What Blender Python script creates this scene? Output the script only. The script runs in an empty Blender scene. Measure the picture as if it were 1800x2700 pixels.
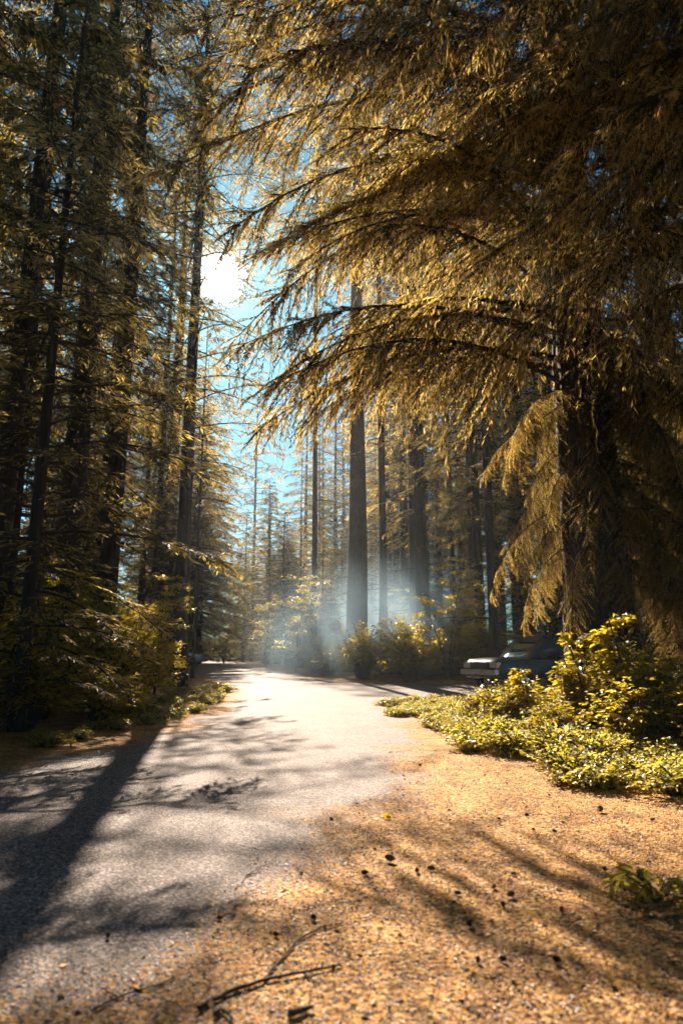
import bpy, math, random
import numpy as np
from mathutils import Vector
R = math.radians
rng = np.random.default_rng(11)
random.seed(11)
sc = bpy.context.scene
COL = sc.collection
TH = R(12.07); EYE = 1.3; F = 1800.0
SUN_AZ, SUN_EL = R(-11.25), R(30.8)

# ------------------------------------------------------------------ helpers
def at(px, py, Y):
    """a point of the place, from the sight line through a spot of the photograph and its distance Y"""
    a = (px-900)/F; b = (1350-py)/F
    s = Y/(math.cos(TH)-b*math.sin(TH))
    return Vector((a*s, Y, EYE+(math.sin(TH)+b*math.cos(TH))*s))

def hx(px, Y): return (px-900)/1841*Y          # X of something seen at horizon level

def gz(x, y):
    t = np.clip((np.asarray(y, float)-10)/45, 0, 1)
    return .8*t*t*(3-2*t) + 0*np.asarray(x, float)

def tag(o, label, cat, group=None, kind=None):
    if label: o['label'] = label
    if cat: o['category'] = cat
    if group: o['group'] = group
    if kind: o['kind'] = kind
    return o

def empty(name, loc=(0, 0, 0), rz=0, s=1.0):
    o = bpy.data.objects.new(name, None); COL.objects.link(o)
    o.location = loc; o.rotation_euler = (0, 0, rz); o.scale = (s, s, s)
    o.empty_display_size = .2
    return o

def link(name, me, parent=None):
    o = bpy.data.objects.new(name, me); COL.objects.link(o)
    if parent: o.parent = parent
    return o

class MB:
    """collects quads with a tint per vertex, then links them as ONE mesh"""
    def __init__(s): s.V = []; s.Q = []; s.T = []; s.M = []; s.n = 0
    def add(s, V, Q, tint=.5, m=0):
        V = np.asarray(V, float).reshape(-1, 3); Q = np.asarray(Q, int).reshape(-1, 4)
        s.V.append(V); s.Q.append(Q+s.n); s.n += len(V)
        t = np.full(len(V), tint) if np.isscalar(tint) else np.asarray(tint, float)
        s.T.append(t); s.M.append(np.full(len(Q), m, int))
    def mesh(s, name, mats, smooth=False):
        V = np.concatenate(s.V); Q = np.concatenate(s.Q); T = np.concatenate(s.T); M = np.concatenate(s.M)
        me = bpy.data.meshes.new(name)
        me.vertices.add(len(V)); me.vertices.foreach_set('co', V.astype(np.float32).ravel())
        # quads whose last two corners agree are triangles
        tri = Q[:, 2] == Q[:, 3]
        cnt = np.where(tri, 3, 4)
        st = np.concatenate([[0], np.cumsum(cnt)[:-1]])
        keep = np.ones(Q.shape, bool); keep[tri, 3] = False
        me.loops.add(int(cnt.sum())); me.loops.foreach_set('vertex_index', Q[keep].astype(np.int32))
        me.polygons.add(len(Q)); me.polygons.foreach_set('loop_start', st.astype(np.int32))
        me.polygons.foreach_set('material_index', M.astype(np.int32))
        me.polygons.foreach_set('use_smooth', np.full(len(Q), bool(smooth)))
        a = me.attributes.new('tint', 'FLOAT', 'POINT'); a.data.foreach_set('value', T.astype(np.float32))
        for m in (mats if isinstance(mats, (list, tuple)) else [mats]): me.materials.append(m)
        me.update(calc_edges=True); me.validate()
        return me
    def build(s, name, mats, parent=None, smooth=False):
        return link(name, s.mesh(name, mats, smooth), parent)

def nrm(a): return a/np.maximum(np.linalg.norm(a, axis=-1, keepdims=True), 1e-9)

def diamonds(mb, P, D, L, W, N, tint, m=0):
    """slim needle sprays / small leaves: one folded diamond each"""
    n = len(P)
    if not n: return
    D = nrm(D); S = nrm(np.cross(D, N)); U = np.cross(S, D)
    L = L[:, None]; W = W[:, None]
    mid = P+D*L*.45+U*W*.15
    V = np.stack([P, mid+S*W*.5, P+D*L, mid-S*W*.5], 1).reshape(-1, 3)
    Q = np.arange(n*4).reshape(n, 4)
    mb.add(V, Q, np.repeat(tint, 4), m)

def leaves(mb, P, D, L, W, N, tint, m=0):
    """broad leaves: two quads folded along the midrib, tip bent down"""
    n = len(P)
    if not n: return
    D = nrm(D); S = nrm(np.cross(D, N)); U = np.cross(S, D)
    L = L[:, None]; W = W[:, None]
    b = P; t = P+D*L-U*L*.12
    l1 = P+D*L*.3+S*W*.5+U*W*.14; r1 = P+D*L*.3-S*W*.5+U*W*.14
    l2 = P+D*L*.68+S*W*.36+U*W*.06; r2 = P+D*L*.68-S*W*.36+U*W*.06
    V = np.stack([b, r1, r2, t, l2, l1], 1).reshape(-1, 3)
    k = np.arange(n)[:, None]*6
    Q = np.concatenate([k+np.array([[0, 1, 2, 3]]), k+np.array([[0, 3, 4, 5]])])
    mb.add(V, Q, np.repeat(tint, 6), m)

def tube(mb, pts, rad, sides=6, tint=.5, m=0, rough=0.0):
    pts = np.asarray(pts, float); k = len(pts)
    rad = np.full(k, rad) if np.isscalar(rad) else np.asarray(rad, float)
    T = nrm(np.gradient(pts, axis=0))
    ref = np.array([0, 0, 1.]) if abs(T[0, 2]) < .8 else np.array([1., 0, 0])
    A = nrm(np.cross(T, ref)); B = np.cross(T, A)
    th = np.arange(sides)*2*math.pi/sides
    rr = rad[:, None]*(1+rough*rng.normal(size=(k, sides)))
    V = pts[:, None]+A[:, None]*(np.cos(th)[None, :, None]*rr[..., None])+B[:, None]*(np.sin(th)[None, :, None]*rr[..., None])
    i = np.arange(k-1)[:, None]*sides; j = np.arange(sides)[None]; j2 = (j+1) % sides
    Q = np.stack([i+j, i+j2, i+sides+j2, i+sides+j], -1).reshape(-1, 4)
    mb.add(V.reshape(-1, 3), Q, tint, m)

def strips(mb, A, B, r, tint=.5, m=0):
    """many straight three-sided twigs at once, from A to B"""
    n = len(A)
    D = nrm(B-A); ref = np.tile(np.array([0, 0, 1.]), (n, 1)); ref[np.abs(D[:, 2]) > .9] = (1, 0, 0)
    X = nrm(np.cross(D, ref)); Y = np.cross(D, X); r = np.broadcast_to(r, (n,))[:, None]
    ring = [X, -.5*X+.87*Y, -.5*X-.87*Y]
    V = np.stack([A+v*r for v in ring]+[B+v*r*.4 for v in ring], 1).reshape(-1, 3)
    k = np.arange(n)[:, None]*6
    Q = np.concatenate([k+np.array([[0, 1, 4, 3]]), k+np.array([[1, 2, 5, 4]]), k+np.array([[2, 0, 3, 5]])])
    mb.add(V, Q, tint, m)

def box(mb, c, s, tint=.5, m=0, taper=1.0, rx=0.0):
    x, y, z = s[0]/2, s[1]/2, s[2]/2
    V = np.array([[-x, -y, -z], [x, -y, -z], [x, y, -z], [-x, y, -z], [-x*taper, -y*taper, z], [x*taper, -y*taper, z], [x*taper, y*taper, z], [-x*taper, y*taper, z]])
    mb.add(V+np.array(c), [[0, 3, 2, 1], [4, 5, 6, 7], [0, 1, 5, 4], [1, 2, 6, 5], [2, 3, 7, 6], [3, 0, 4, 7]], tint, m)

# ------------------------------------------------------------------ materials
def new_mat(name):
    m = bpy.data.materials.new(name); m.use_nodes = True
    nt = m.node_tree; nt.nodes.clear()
    out = nt.nodes.new('ShaderNodeOutputMaterial')
    return m, nt, nt.nodes, nt.links, out

def ramp(N, stops):
    r = N.new('ShaderNodeValToRGB'); e = r.color_ramp.elements
    while len(e) > 1: e.remove(e[-1])
    e[0].position, e[0].color = stops[0][0], (*stops[0][1], 1)
    for p, c in stops[1:]:
        k = e.new(p); k.color = (*c, 1)
    return r

def leaf_mat(name, stops, tstops, trans=.5, rough=.45, spec=.5, objvar=.25):
    m, nt, N, L, out = new_mat(name)
    a = N.new('ShaderNodeAttribute'); a.attribute_name = 'tint'
    oi = N.new('ShaderNodeObjectInfo')
    ma = N.new('ShaderNodeMath'); ma.operation = 'MULTIPLY_ADD'; ma.inputs[1].default_value = objvar; ma.inputs[2].default_value = -objvar/2
    L.new(oi.outputs['Random'], ma.inputs[0])
    ad = N.new('ShaderNodeMath'); ad.operation = 'ADD'; ad.use_clamp = True
    L.new(a.outputs['Fac'], ad.inputs[0]); L.new(ma.outputs[0], ad.inputs[1])
    r1 = ramp(N, stops); r2 = ramp(N, tstops)
    L.new(ad.outputs[0], r1.inputs[0]); L.new(ad.outputs[0], r2.inputs[0])
    p = N.new('ShaderNodeBsdfPrincipled'); p.inputs['Roughness'].default_value = rough
    p.inputs['Specular IOR Level'].default_value = spec
    L.new(r1.outputs[0], p.inputs['Base Color'])
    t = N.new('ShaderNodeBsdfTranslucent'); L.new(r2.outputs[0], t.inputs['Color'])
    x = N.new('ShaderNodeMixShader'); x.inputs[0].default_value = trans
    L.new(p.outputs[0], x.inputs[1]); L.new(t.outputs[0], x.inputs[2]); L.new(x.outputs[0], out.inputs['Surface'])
    return m

def bark_mat(name, c1, c2, scale=6, stretch=.18, bump=.6, moss=None):
    m, nt, N, L, out = new_mat(name)
    tc = N.new('ShaderNodeTexCoord'); mp = N.new('ShaderNodeMapping'); mp.inputs['Scale'].default_value = (scale, scale, scale*stretch)
    L.new(tc.outputs['Object'], mp.inputs[0])
    n = N.new('ShaderNodeTexNoise'); n.inputs['Scale'].default_value = 3; n.inputs['Detail'].default_value = 6; n.inputs['Roughness'].default_value = .65
    L.new(mp.outputs[0], n.inputs['Vector'])
    r = ramp(N, [(.3, c1), (.7, c2)]); L.new(n.outputs['Fac'], r.inputs[0])
    p = N.new('ShaderNodeBsdfPrincipled'); p.inputs['Roughness'].default_value = .85
    col = r.outputs[0]
    if moss:
        n2 = N.new('ShaderNodeTexNoise'); n2.inputs['Scale'].default_value = 1.3; n2.inputs['Detail'].default_value = 5
        L.new(tc.outputs['Object'], n2.inputs['Vector'])
        r2 = ramp(N, [(.5, (0, 0, 0)), (.62, (1, 1, 1))]); L.new(n2.outputs['Fac'], r2.inputs[0])
        mx = N.new('ShaderNodeMix'); mx.data_type = 'RGBA'; L.new(r2.outputs[0], mx.inputs[0]); L.new(col, mx.inputs[6]); mx.inputs[7].default_value = (*moss, 1)
        col = mx.outputs[2]
    L.new(col, p.inputs['Base Color'])
    b = N.new('ShaderNodeBump'); b.inputs['Strength'].default_value = bump; b.inputs['Distance'].default_value = .05
    L.new(n.outputs['Fac'], b.inputs['Height']); L.new(b.outputs[0], p.inputs['Normal'])
    L.new(p.outputs[0], out.inputs['Surface'])
    return m

def plain(name, c, rough=.5, metal=0.0, spec=.5, coat=0.0, var=.12, vs=8):
    m, nt, N, L, out = new_mat(name)
    tc = N.new('ShaderNodeTexCoord'); n = N.new('ShaderNodeTexNoise'); n.inputs['Scale'].default_value = vs; n.inputs['Detail'].default_value = 4
    L.new(tc.outputs['Object'], n.inputs['Vector'])
    r = ramp(N, [(.3, tuple(v*(1-var) for v in c)), (.7, tuple(min(1, v*(1+var)) for v in c))]); L.new(n.outputs['Fac'], r.inputs[0])
    p = N.new('ShaderNodeBsdfPrincipled'); L.new(r.outputs[0], p.inputs['Base Color'])
    p.inputs['Roughness'].default_value = rough; p.inputs['Metallic'].default_value = metal
    p.inputs['Specular IOR Level'].default_value = spec; p.inputs['Coat Weight'].default_value = coat
    L.new(p.outputs[0], out.inputs['Surface'])
    return m

M = {}
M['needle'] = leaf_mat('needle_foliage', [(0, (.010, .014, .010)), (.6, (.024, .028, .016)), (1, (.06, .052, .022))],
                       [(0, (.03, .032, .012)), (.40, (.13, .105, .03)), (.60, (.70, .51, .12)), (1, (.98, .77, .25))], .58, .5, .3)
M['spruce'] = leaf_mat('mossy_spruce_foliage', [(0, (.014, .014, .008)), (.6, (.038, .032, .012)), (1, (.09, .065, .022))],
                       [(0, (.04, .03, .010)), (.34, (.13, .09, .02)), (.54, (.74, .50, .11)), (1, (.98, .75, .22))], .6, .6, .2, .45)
M['moss'] = leaf_mat('hanging_moss', [(0, (.05, .035, .010)), (1, (.16, .10, .025))],
                     [(0, (.36, .22, .05)), (1, (.92, .60, .16))], .55, .8, .15)
M['leaf'] = leaf_mat('broad_leaf', [(0, (.030, .045, .010)), (.6, (.07, .085, .014)), (1, (.13, .12, .02))],
                     [(0, (.30, .26, .015)), (.55, (.75, .55, .02)), (1, (.95, .72, .05))], .5, .42, .45)
M['herb'] = leaf_mat('herb_leaf', [(0, (.06, .075, .015)), (1, (.22, .21, .04))],
                     [(0, (.40, .34, .03)), (1, (.95, .78, .12))], .5, .4, .5)
M['bark'] = bark_mat('conifer_bark', (.007, .006, .005), (.05, .039, .031), 6, .15, .9)
M['bark_moss'] = bark_mat('spruce_bark', (.006, .005, .004), (.06, .042, .030), 5, .2, 1.0, (.055, .038, .010))
M['twig'] = bark_mat('twig_bark', (.03, .02, .014), (.10, .07, .045), 14, .4, .3)

# ------------------------------------------------------------------ road outline
LY = np.array([-12, 3, 6, 8.9, 11.4, 14, 18.4, 24, 29, 34, 38, 41, 46, 52, 54, 57, 62, 72, 90, 120])
LX = np.array([-7.5, -6.2, -5.2, -4.3, -3.4, -3.2, -3.24, -3.8, -5.0, -6.6, -9.5, -15, -17, -17, -13.2, -11.4, -11.6, -13.8, -19, -28])
RY = np.array([-12, 3, 9, 15, 18.6, 19.8, 20.8, 27.0, 27.8, 29, 32, 36, 43, 50, 60, 72, 90, 120])
RX = np.array([1.2, 1.4, 1.7, 1.6, 1.3, 1.8, 34, 34, 4.5, .4, -1.2, -2.5, -4.0, -5.3, -7.4, -10.2, -15.4, -24])
def lx(y): return np.interp(y, LY, LX)
def rx(y): return np.interp(y, RY, RX)
def road_depth(x, y):            # >0 inside, metres from the nearer side edge
    return np.minimum(np.asarray(x)-lx(y), rx(y)-np.asarray(x))

def vnoise(x, y, s, seed=0):
    """smooth value noise"""
    x = np.asarray(x, float)/s; y = np.asarray(y, float)/s
    xi = np.floor(x).astype(int); yi = np.floor(y).astype(int); fx = x-xi; fy = y-yi
    fx = fx*fx*(3-2*fx); fy = fy*fy*(3-2*fy)
    def h(a, b):
        v = np.sin(a*127.1+b*311.7+seed*74.7)*43758.5453
        return v-np.floor(v)
    return (h(xi, yi)*(1-fx)+h(xi+1, yi)*fx)*(1-fy)+(h(xi, yi+1)*(1-fx)+h(xi+1, yi+1)*fx)*fy

# needle cover: the right foreground and the edges of the asphalt
NCY = np.array([-12, 2.4, 3.0, 3.8, 4.7, 6.0, 7.6, 10, 15, 19])
NCX = np.array([-2.2, -1.15, -1.0, -.75, -.45, -.1, .4, .9, 1.75, 2.6])
def needle_cover(x, y):
    x = np.asarray(x, float); y = np.asarray(y, float)
    d = x-np.interp(y, NCY, NCX)
    d = np.where(y > 19, -9, d)+(vnoise(x, y, .9, 3)-.5)*1.1+(vnoise(x, y, .3, 4)-.5)*.5
    e = .45-road_depth(x, y)+(vnoise(x, y, .8, 5)-.5)*.9
    e = np.where(y > 24, e-.25, e)
    return np.clip(np.maximum(d*.9+.45, e*1.6+.3), 0, 1)

def ground_z(x, y):
    x = np.asarray(x, float); y = np.asarray(y, float)
    z = gz(x, y)
    rd = road_depth(x, y)
    out = np.clip(-rd, 0, 3)/3
    z = z+np.where(rd > .35, -.05, np.where(rd > 0, -.02, .0))
    z = z+out*(.10*vnoise(x, y, 2.5, 1)+.05*vnoise(x, y, .8, 2))
    return z

# ------------------------------------------------------------------ ground + road
def litter_nodes(N, L, vec):
    """colour of needle litter, from small cells and patches"""
    v = N.new('ShaderNodeTexVoronoi'); v.inputs['Scale'].default_value = 55; L.new(vec, v.inputs['Vector'])
    sep = N.new('ShaderNodeSeparateColor'); L.new(v.outputs['Color'], sep.inputs[0])
    r = ramp(N, [(0, (.04, .022, .014)), (.12, (.12, .06, .03)), (.35, (.38, .185, .05)), (.65, (.62, .31, .075)), (.85, (.74, .42, .12)), (1, (.76, .55, .32))])
    L.new(sep.outputs[0], r.inputs[0])
    n = N.new('ShaderNodeTexNoise'); n.inputs['Scale'].default_value = 2.2; n.inputs['Detail'].default_value = 7; n.inputs['Roughness'].default_value = .7
    L.new(vec, n.inputs['Vector'])
    r2 = ramp(N, [(.34, (.40, .36, .34)), (.56, (1, 1, 1))]); L.new(n.outputs['Fac'], r2.inputs[0])
    mx = N.new('ShaderNodeMix'); mx.data_type = 'RGBA'; mx.blend_type = 'MULTIPLY'; mx.inputs[0].default_value = 1
    L.new(r.outputs[0], mx.inputs[6]); L.new(r2.outputs[0], mx.inputs[7])
    return mx.outputs[2], v.outputs['Distance'], n.outputs['Fac']

def ground_mat():
    m, nt, N, L, out = new_mat('forest_floor_litter')
    tc = N.new('ShaderNodeTexCoord')
    col, dist, nf = litter_nodes(N, L, tc.outputs['Object'])
    p = N.new('ShaderNodeBsdfPrincipled'); p.inputs['Roughness'].default_value = .9; p.inputs['Specular IOR Level'].default_value = .2
    L.new(col, p.inputs['Base Color'])
    b = N.new('ShaderNodeBump'); b.inputs['Strength'].default_value = .9; b.inputs['Distance'].default_value = .02
    ad = N.new('ShaderNodeMath'); ad.operation = 'ADD'; L.new(dist, ad.inputs[0]); L.new(nf, ad.inputs[1])
    L.new(ad.outputs[0], b.inputs['Height']); L.new(b.outputs[0], p.inputs['Normal'])
    L.new(p.outputs[0], out.inputs['Surface'])
    return m

def road_mat():
    m, nt, N, L, out = new_mat('worn_asphalt')
    tc = N.new('ShaderNodeTexCoord'); a = N.new('ShaderNodeAttribute'); a.attribute_name = 'tint'
    v = N.new('ShaderNodeTexVoronoi'); v.inputs['Scale'].default_value = 75; L.new(tc.outputs['Object'], v.inputs['Vector'])
    sep = N.new('ShaderNodeSeparateColor'); L.new(v.outputs['Color'], sep.inputs[0])
    r = ramp(N, [(0, (.05, .045, .042)), (.45, (.165, .137, .128)), (.8, (.31, .26, .24)), (1, (.56, .48, .45))]); L.new(sep.outputs[0], r.inputs[0])
    n = N.new('ShaderNodeTexNoise'); n.inputs['Scale'].default_value = .9; n.inputs['Detail'].default_value = 8; n.inputs['Roughness'].default_value = .65
    L.new(tc.outputs['Object'], n.inputs['Vector'])
    r2 = ramp(N, [(.3, (.72, .70, .68)), (.65, (1, 1, 1))]); L.new(n.outputs['Fac'], r2.inputs[0])
    mx = N.new('ShaderNodeMix'); mx.data_type = 'RGBA'; mx.blend_type = 'MULTIPLY'; mx.inputs[0].default_value = 1
    L.new(r.outputs[0], mx.inputs[6]); L.new(r2.outputs[0], mx.inputs[7])
    lit, d2, n2 = litter_nodes(N, L, tc.outputs['Object'])
    # needles lie in grains: compare the cover with a fine noise
    f = N.new('ShaderNodeTexNoise'); f.inputs['Scale'].default_value = 34; f.inputs['Detail'].default_value = 3; L.new(tc.outputs['Object'], f.inputs['Vector'])
    sb = N.new('ShaderNodeMath'); sb.operation = 'SUBTRACT'; L.new(a.outputs['Fac'], sb.inputs[0])
    fm = N.new('ShaderNodeMapRange'); fm.inputs[1].default_value = .3; fm.inputs[2].default_value = .7; L.new(f.outputs['Fac'], fm.inputs[0])
    L.new(fm.outputs[0], sb.inputs[1])
    st = N.new('ShaderNodeMapRange'); st.inputs[1].default_value = -.12; st.inputs[2].default_value = .12; L.new(sb.outputs[0], st.inputs[0])
    m2 = N.new('ShaderNodeMix'); m2.data_type = 'RGBA'; L.new(st.outputs[0], m2.inputs[0]); L.new(mx.outputs[2], m2.inputs[6]); L.new(lit, m2.inputs[7])
    p = N.new('ShaderNodeBsdfPrincipled'); L.new(m2.outputs[2], p.inputs['Base Color'])
    ro = N.new('ShaderNodeMapRange'); ro.inputs[3].default_value = .8; ro.inputs[4].default_value = .9; L.new(st.outputs[0], ro.inputs[0])
    L.new(ro.outputs[0], p.inputs['Roughness'])
    p.inputs['Specular IOR Level'].default_value = .18
    b = N.new('ShaderNodeBump'); b.inputs['Strength'].default_value = .8; b.inputs['Distance'].default_value = .008
    L.new(v.outputs['Distance'], b.inputs['Height']); L.new(b.outputs[0], p.inputs['Normal'])
    L.new(p.outputs[0], out.inputs['Surface'])
    return m

def grid_mesh(X, Y, zf, tf=None):
    ny, nx = X.shape
    V = np.stack([X, Y, zf(X, Y)], -1).reshape(-1, 3)
    i = np.arange(ny-1)[:, None]*nx; j = np.arange(nx-1)[None]
    Q = np.stack([i+j, i+j+1, i+nx+j+1, i+nx+j], -1).reshape(-1, 4)
    mb = MB(); mb.add(V, Q, .5 if tf is None else tf(X, Y).ravel())
    return mb

xs = np.concatenate([-np.geomspace(12, 190, 34)[::-1], np.arange(-11.7, 11.8, .3), np.geomspace(12, 190, 34)])
ys = np.concatenate([-np.geomspace(9, 60, 10)[::-1], np.arange(-8.5, 30, .3), np.arange(30, 62, .8), np.geomspace(63, 230, 26)])
X, Y = np.meshgrid(xs, ys)
g = grid_mesh(X, Y, ground_z).build('ground', ground_mat(), smooth=True)
tag(g, 'forest floor of brown needle litter under the trees', 'ground', kind='structure')

yy = np.concatenate([np.arange(-10, 20.3, .2), np.arange(20.3, 28, .15), np.arange(28, 62, .5), np.arange(62, 120, 2.)])
u = np.linspace(0, 1, 90)
Yg = np.repeat(yy[:, None], 90, 1); Xg = lx(yy)[:, None]*(1-u)+rx(yy)[:, None]*u
rd = grid_mesh(Xg, Yg, lambda x, y: gz(x, y)+.006, needle_cover).build('road', road_mat(), smooth=True)
tag(rd, 'worn grey asphalt road with needles drifted over its edges', 'road', kind='structure')

# ------------------------------------------------------------------ needle chips on the near ground
def chips():
    n = 270000
    u = rng.random(n)
    y = 1.9+(rng.random(n)**1.9)*13; x = (rng.random(n)-.5)*(y*1.15+.8)+.2
    cov = needle_cover(x, y)
    inroad = (road_depth(x, y) > 0)
    keep = (rng.random(n) < np.where(cov > .5, .95, cov*1.1+.035)) & (x > lx(y))
    x, y = x[keep], y[keep]; n = len(x)
    z = np.maximum(gz(x, y)+.006, ground_z(x, y))+.002
    a = rng.random(n)*6.283
    D = np.stack([np.cos(a), np.sin(a), rng.normal(0, .25, n)], 1)
    N_ = nrm(np.stack([rng.normal(0, .35, n), rng.normal(0, .35, n), np.ones(n)], 1))
    L = rng.lognormal(math.log(.0095), .5, n); W = L*rng.uniform(.3, .75, n)
    mb = MB(); P = np.stack([x, y, z+np.abs(D[:, 2])*L*.5], 1)
    diamonds(mb, P, D, L, W, N_, rng.random(n))
    m, nt, N, Lk, out = new_mat('needle_chip')
    at_ = N.new('ShaderNodeAttribute'); at_.attribute_name = 'tint'
    r = ramp(N, [(0, (.02, .012, .009)), (.22, (.05, .028, .018)), (.28, (.30, .14, .045)), (.6, (.62, .29, .06)), (.8, (.78, .44, .10)), (.95, (.62, .41, .18)), (1, (.70, .55, .38))])
    Lk.new(at_.outputs['Fac'], r.inputs[0])
    p = N.new('ShaderNodeBsdfPrincipled'); p.inputs['Roughness'].default_value = .6; Lk.new(r.outputs[0], p.inputs['Base Color'])
    Lk.new(p.outputs[0], out.inputs['Surface'])
    o = mb.build('needle_litter', m)
    tag(o, 'orange brown fallen needles and bud scales strewn over roadside', 'needle litter', kind='stuff')
chips()

# ------------------------------------------------------------------ conifers
def branch_foliage(mb_f, mb_w, base, az, L, rise, droop, dens, tw, wid, hang=.25, twood=True, stations=None, t0=.18, flat=.35):
    """one limb with side twigs and needle sprays"""
    k = 7; t = np.linspace(0, 1, k)
    wob = rng.normal(0, .03*L, 2)
    d = np.array([math.cos(az), math.sin(az), 0]); s = np.array([-d[1], d[0], 0])
    pts = base+np.outer(L*t, d)+np.outer(wob[0]*np.sin(t*3)+wob[1]*t*t, s)
    pts[:, 2] += rise*L*t-droop*L*t**2
    tube(mb_w, pts, np.linspace(.012+.0065*L, .004, k), 4, m=1)
    n = stations or max(6, int(L*dens))
    ts = np.sort(t0+(1-t0)*rng.random(n)**.8)
    P0 = np.stack([np.interp(ts, t, pts[:, c]) for c in range(3)], 1)
    sd = np.where(rng.random(n) < .5, 1, -1)
    ang = rng.uniform(.6, 1.15, n)
    D2 = d*np.cos(ang)[:, None]+s*(np.sin(ang)*sd)[:, None]; D2[:, 2] = rng.normal(-.12-hang*.5, .15, n)
    D2 = nrm(D2)
    L2 = L*(.34*(1-.65*ts))*rng.uniform(.5, 1.15, n)+.15
    if twood: strips(mb_w, P0, P0+D2*L2[:, None]*.9-np.array([0, 0, 1])*(L2*.1)[:, None], .006, m=1)
    K = tw
    q = (np.arange(K)+rng.random((n, K)))/K
    PP = P0[:, None]+D2[:, None]*(L2[:, None]*q)[..., None]
    PP[..., 2] -= hang*.5*L2[:, None]*q**2
    side = np.where(rng.random((n, K)) < .5, 1, -1)
    s2 = nrm(np.cross(D2, np.array([0, 0, 1.])))
    DD = D2[:, None]*rng.uniform(.4, 1, (n, K))[..., None]+s2[:, None]*(side*rng.uniform(.2, .9, (n, K)))[..., None]
    DD[..., 2] -= hang*rng.uniform(.2, 1.6, (n, K))
    NN = np.stack([rng.normal(0, flat, (n, K)), rng.normal(0, flat, (n, K)), np.ones((n, K))], -1)
    ll = rng.uniform(.7, 1.4, (n, K))*wid*5.0; ww = rng.uniform(.7, 1.3, (n, K))*wid
    tint = np.clip(.45+rng.normal(0, .2)*.5+rng.normal(0, .2, (n, K)), 0, 1)
    diamonds(mb_f, PP.reshape(-1, 3), DD.reshape(-1, 3), ll.ravel(), ww.ravel(), nrm(NN.reshape(-1, 3)), tint.ravel())
    # the limb's own tip
    return pts

def conifer_meshes(name, H, r0, crown0, nb, Lmax, dead=30, dens=7, tw=8, wid=.075, hang=.25, lean=0.0, topshape=.75, extra=0):
    wood = MB(); fol = MB()
    k = 16; t = np.linspace(0, 1, k)
    tp = np.stack([lean*H*t+.05*np.sin(t*7)*H*.02, .04*np.cos(t*5)*H*.02, H*t-.3], 1)
    rad = r0*(1-t)**.8*.98+.015; rad[0] *= 1.35; 
    tube(wood, tp, rad, 12, rough=.035)
    tx = lambda h: np.array([np.interp(h, tp[:, 2], tp[:, 0]), np.interp(h, tp[:, 2], tp[:, 1]), h])
    ga = rng.random()*6
    for i in range(nb):
        f = (i+rng.random())/nb; h = H*(crown0+(1-crown0)*f*.985)
        prof = min(1, (1-f)*1.5)**topshape*min(1, .55+f*3)
        L = Lmax*prof*rng.uniform(.65, 1.15)+.25
        ga += 2.4+rng.normal(0, .3)
        branch_foliage(fol, fol, tx(h), ga, L, rng.uniform(-.05, .25)+.25*f, rng.uniform(.25, .5), dens, tw, wid, hang)
    for i in range(extra):          # a fuller set of long limbs in the upper crown
        h = H*rng.uniform(.50, .86)
        branch_foliage(fol, fol, tx(h), rng.random()*6.283, rng.uniform(3.8, 6.0), rng.uniform(.0, .3), rng.uniform(.3, .5), 6, 18, wid, hang)
    for i in range(dead):           # dead, thin, almost bare lower limbs
        h = H*crown0*rng.uniform(.12, 1.05)
        a = rng.random()*6.283; L = rng.uniform(.5, 1)*Lmax*.75
        p = branch_foliage(fol, fol, tx(h), a, L, rng.uniform(-.1, .1), rng.uniform(.05, .3), 4, 2, wid*.7, .2)
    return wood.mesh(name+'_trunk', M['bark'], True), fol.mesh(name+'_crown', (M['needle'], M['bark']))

VAR = {}
for i in range(4): VAR['tall%d' % i] = conifer_meshes('tall%d' % i, 34, .40, .22, 105, 3.8, 44, 5.8, 25, .033, .35, lean=rng.normal(0, .008))
for i in range(2): VAR['bare%d' % i] = conifer_meshes('bare%d' % i, 36, .30, .54, 80, 4.6, 80, 5.4, 20, .033, .3, lean=.004)
VAR['pair0'] = conifer_meshes('pair0', 36, .30, .22, 120, 4.4, 20, 4.0, 13, .032, .22, lean=.002, topshape=.5, extra=48)
for i in range(2): VAR['pole%d' % i] = conifer_meshes('pole%d' % i, 34, .30, .70, 46, 2.8, 40, 5.6, 18, .034, .3, lean=.002)
for i in range(2): VAR['high%d' % i] = conifer_meshes('high%d' % i, 38, .32, .60, 75, 4.6, 40, 6, 13, .062, .35, lean=.002)
VAR['top0'] = conifer_meshes('top0', 46, .34, .60, 80, 4.8, 4, 6, 22, .036, .35, lean=.001)
for i in range(2): VAR['thin%d' % i] = conifer_meshes('thin%d' % i, 30, .22, .30, 80, 3.8, 20, 4.6, 15, .045, .3, lean=.004)
for i in range(3): VAR['young%d' % i] = conifer_meshes('young%d' % i, 15, .15, .05, 120, 2.9, 8, 8, 15, .032, .18, topshape=.9)

def conifer(name, var, x, y, s, label, cat='tree', group=None, rz=None, fat=1.0, tilt=(0, 0)):
    z = float(ground_z(x, y))
    root = empty(name, (x, y, z-.05), rng.random()*6.283 if rz is None else rz, s)
    root.rotation_euler[0], root.rotation_euler[1] = tilt
    tag(root, label, cat, group)
    tr = link('trunk', VAR[var][0], root); tr.scale = (fat, fat, 1)
    link('crown', VAR[var][1], root)
    return root

TREES = []
def put(*a, **k):
    TREES.append((a[2], a[3])); return conifer(*a, **k)

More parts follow.
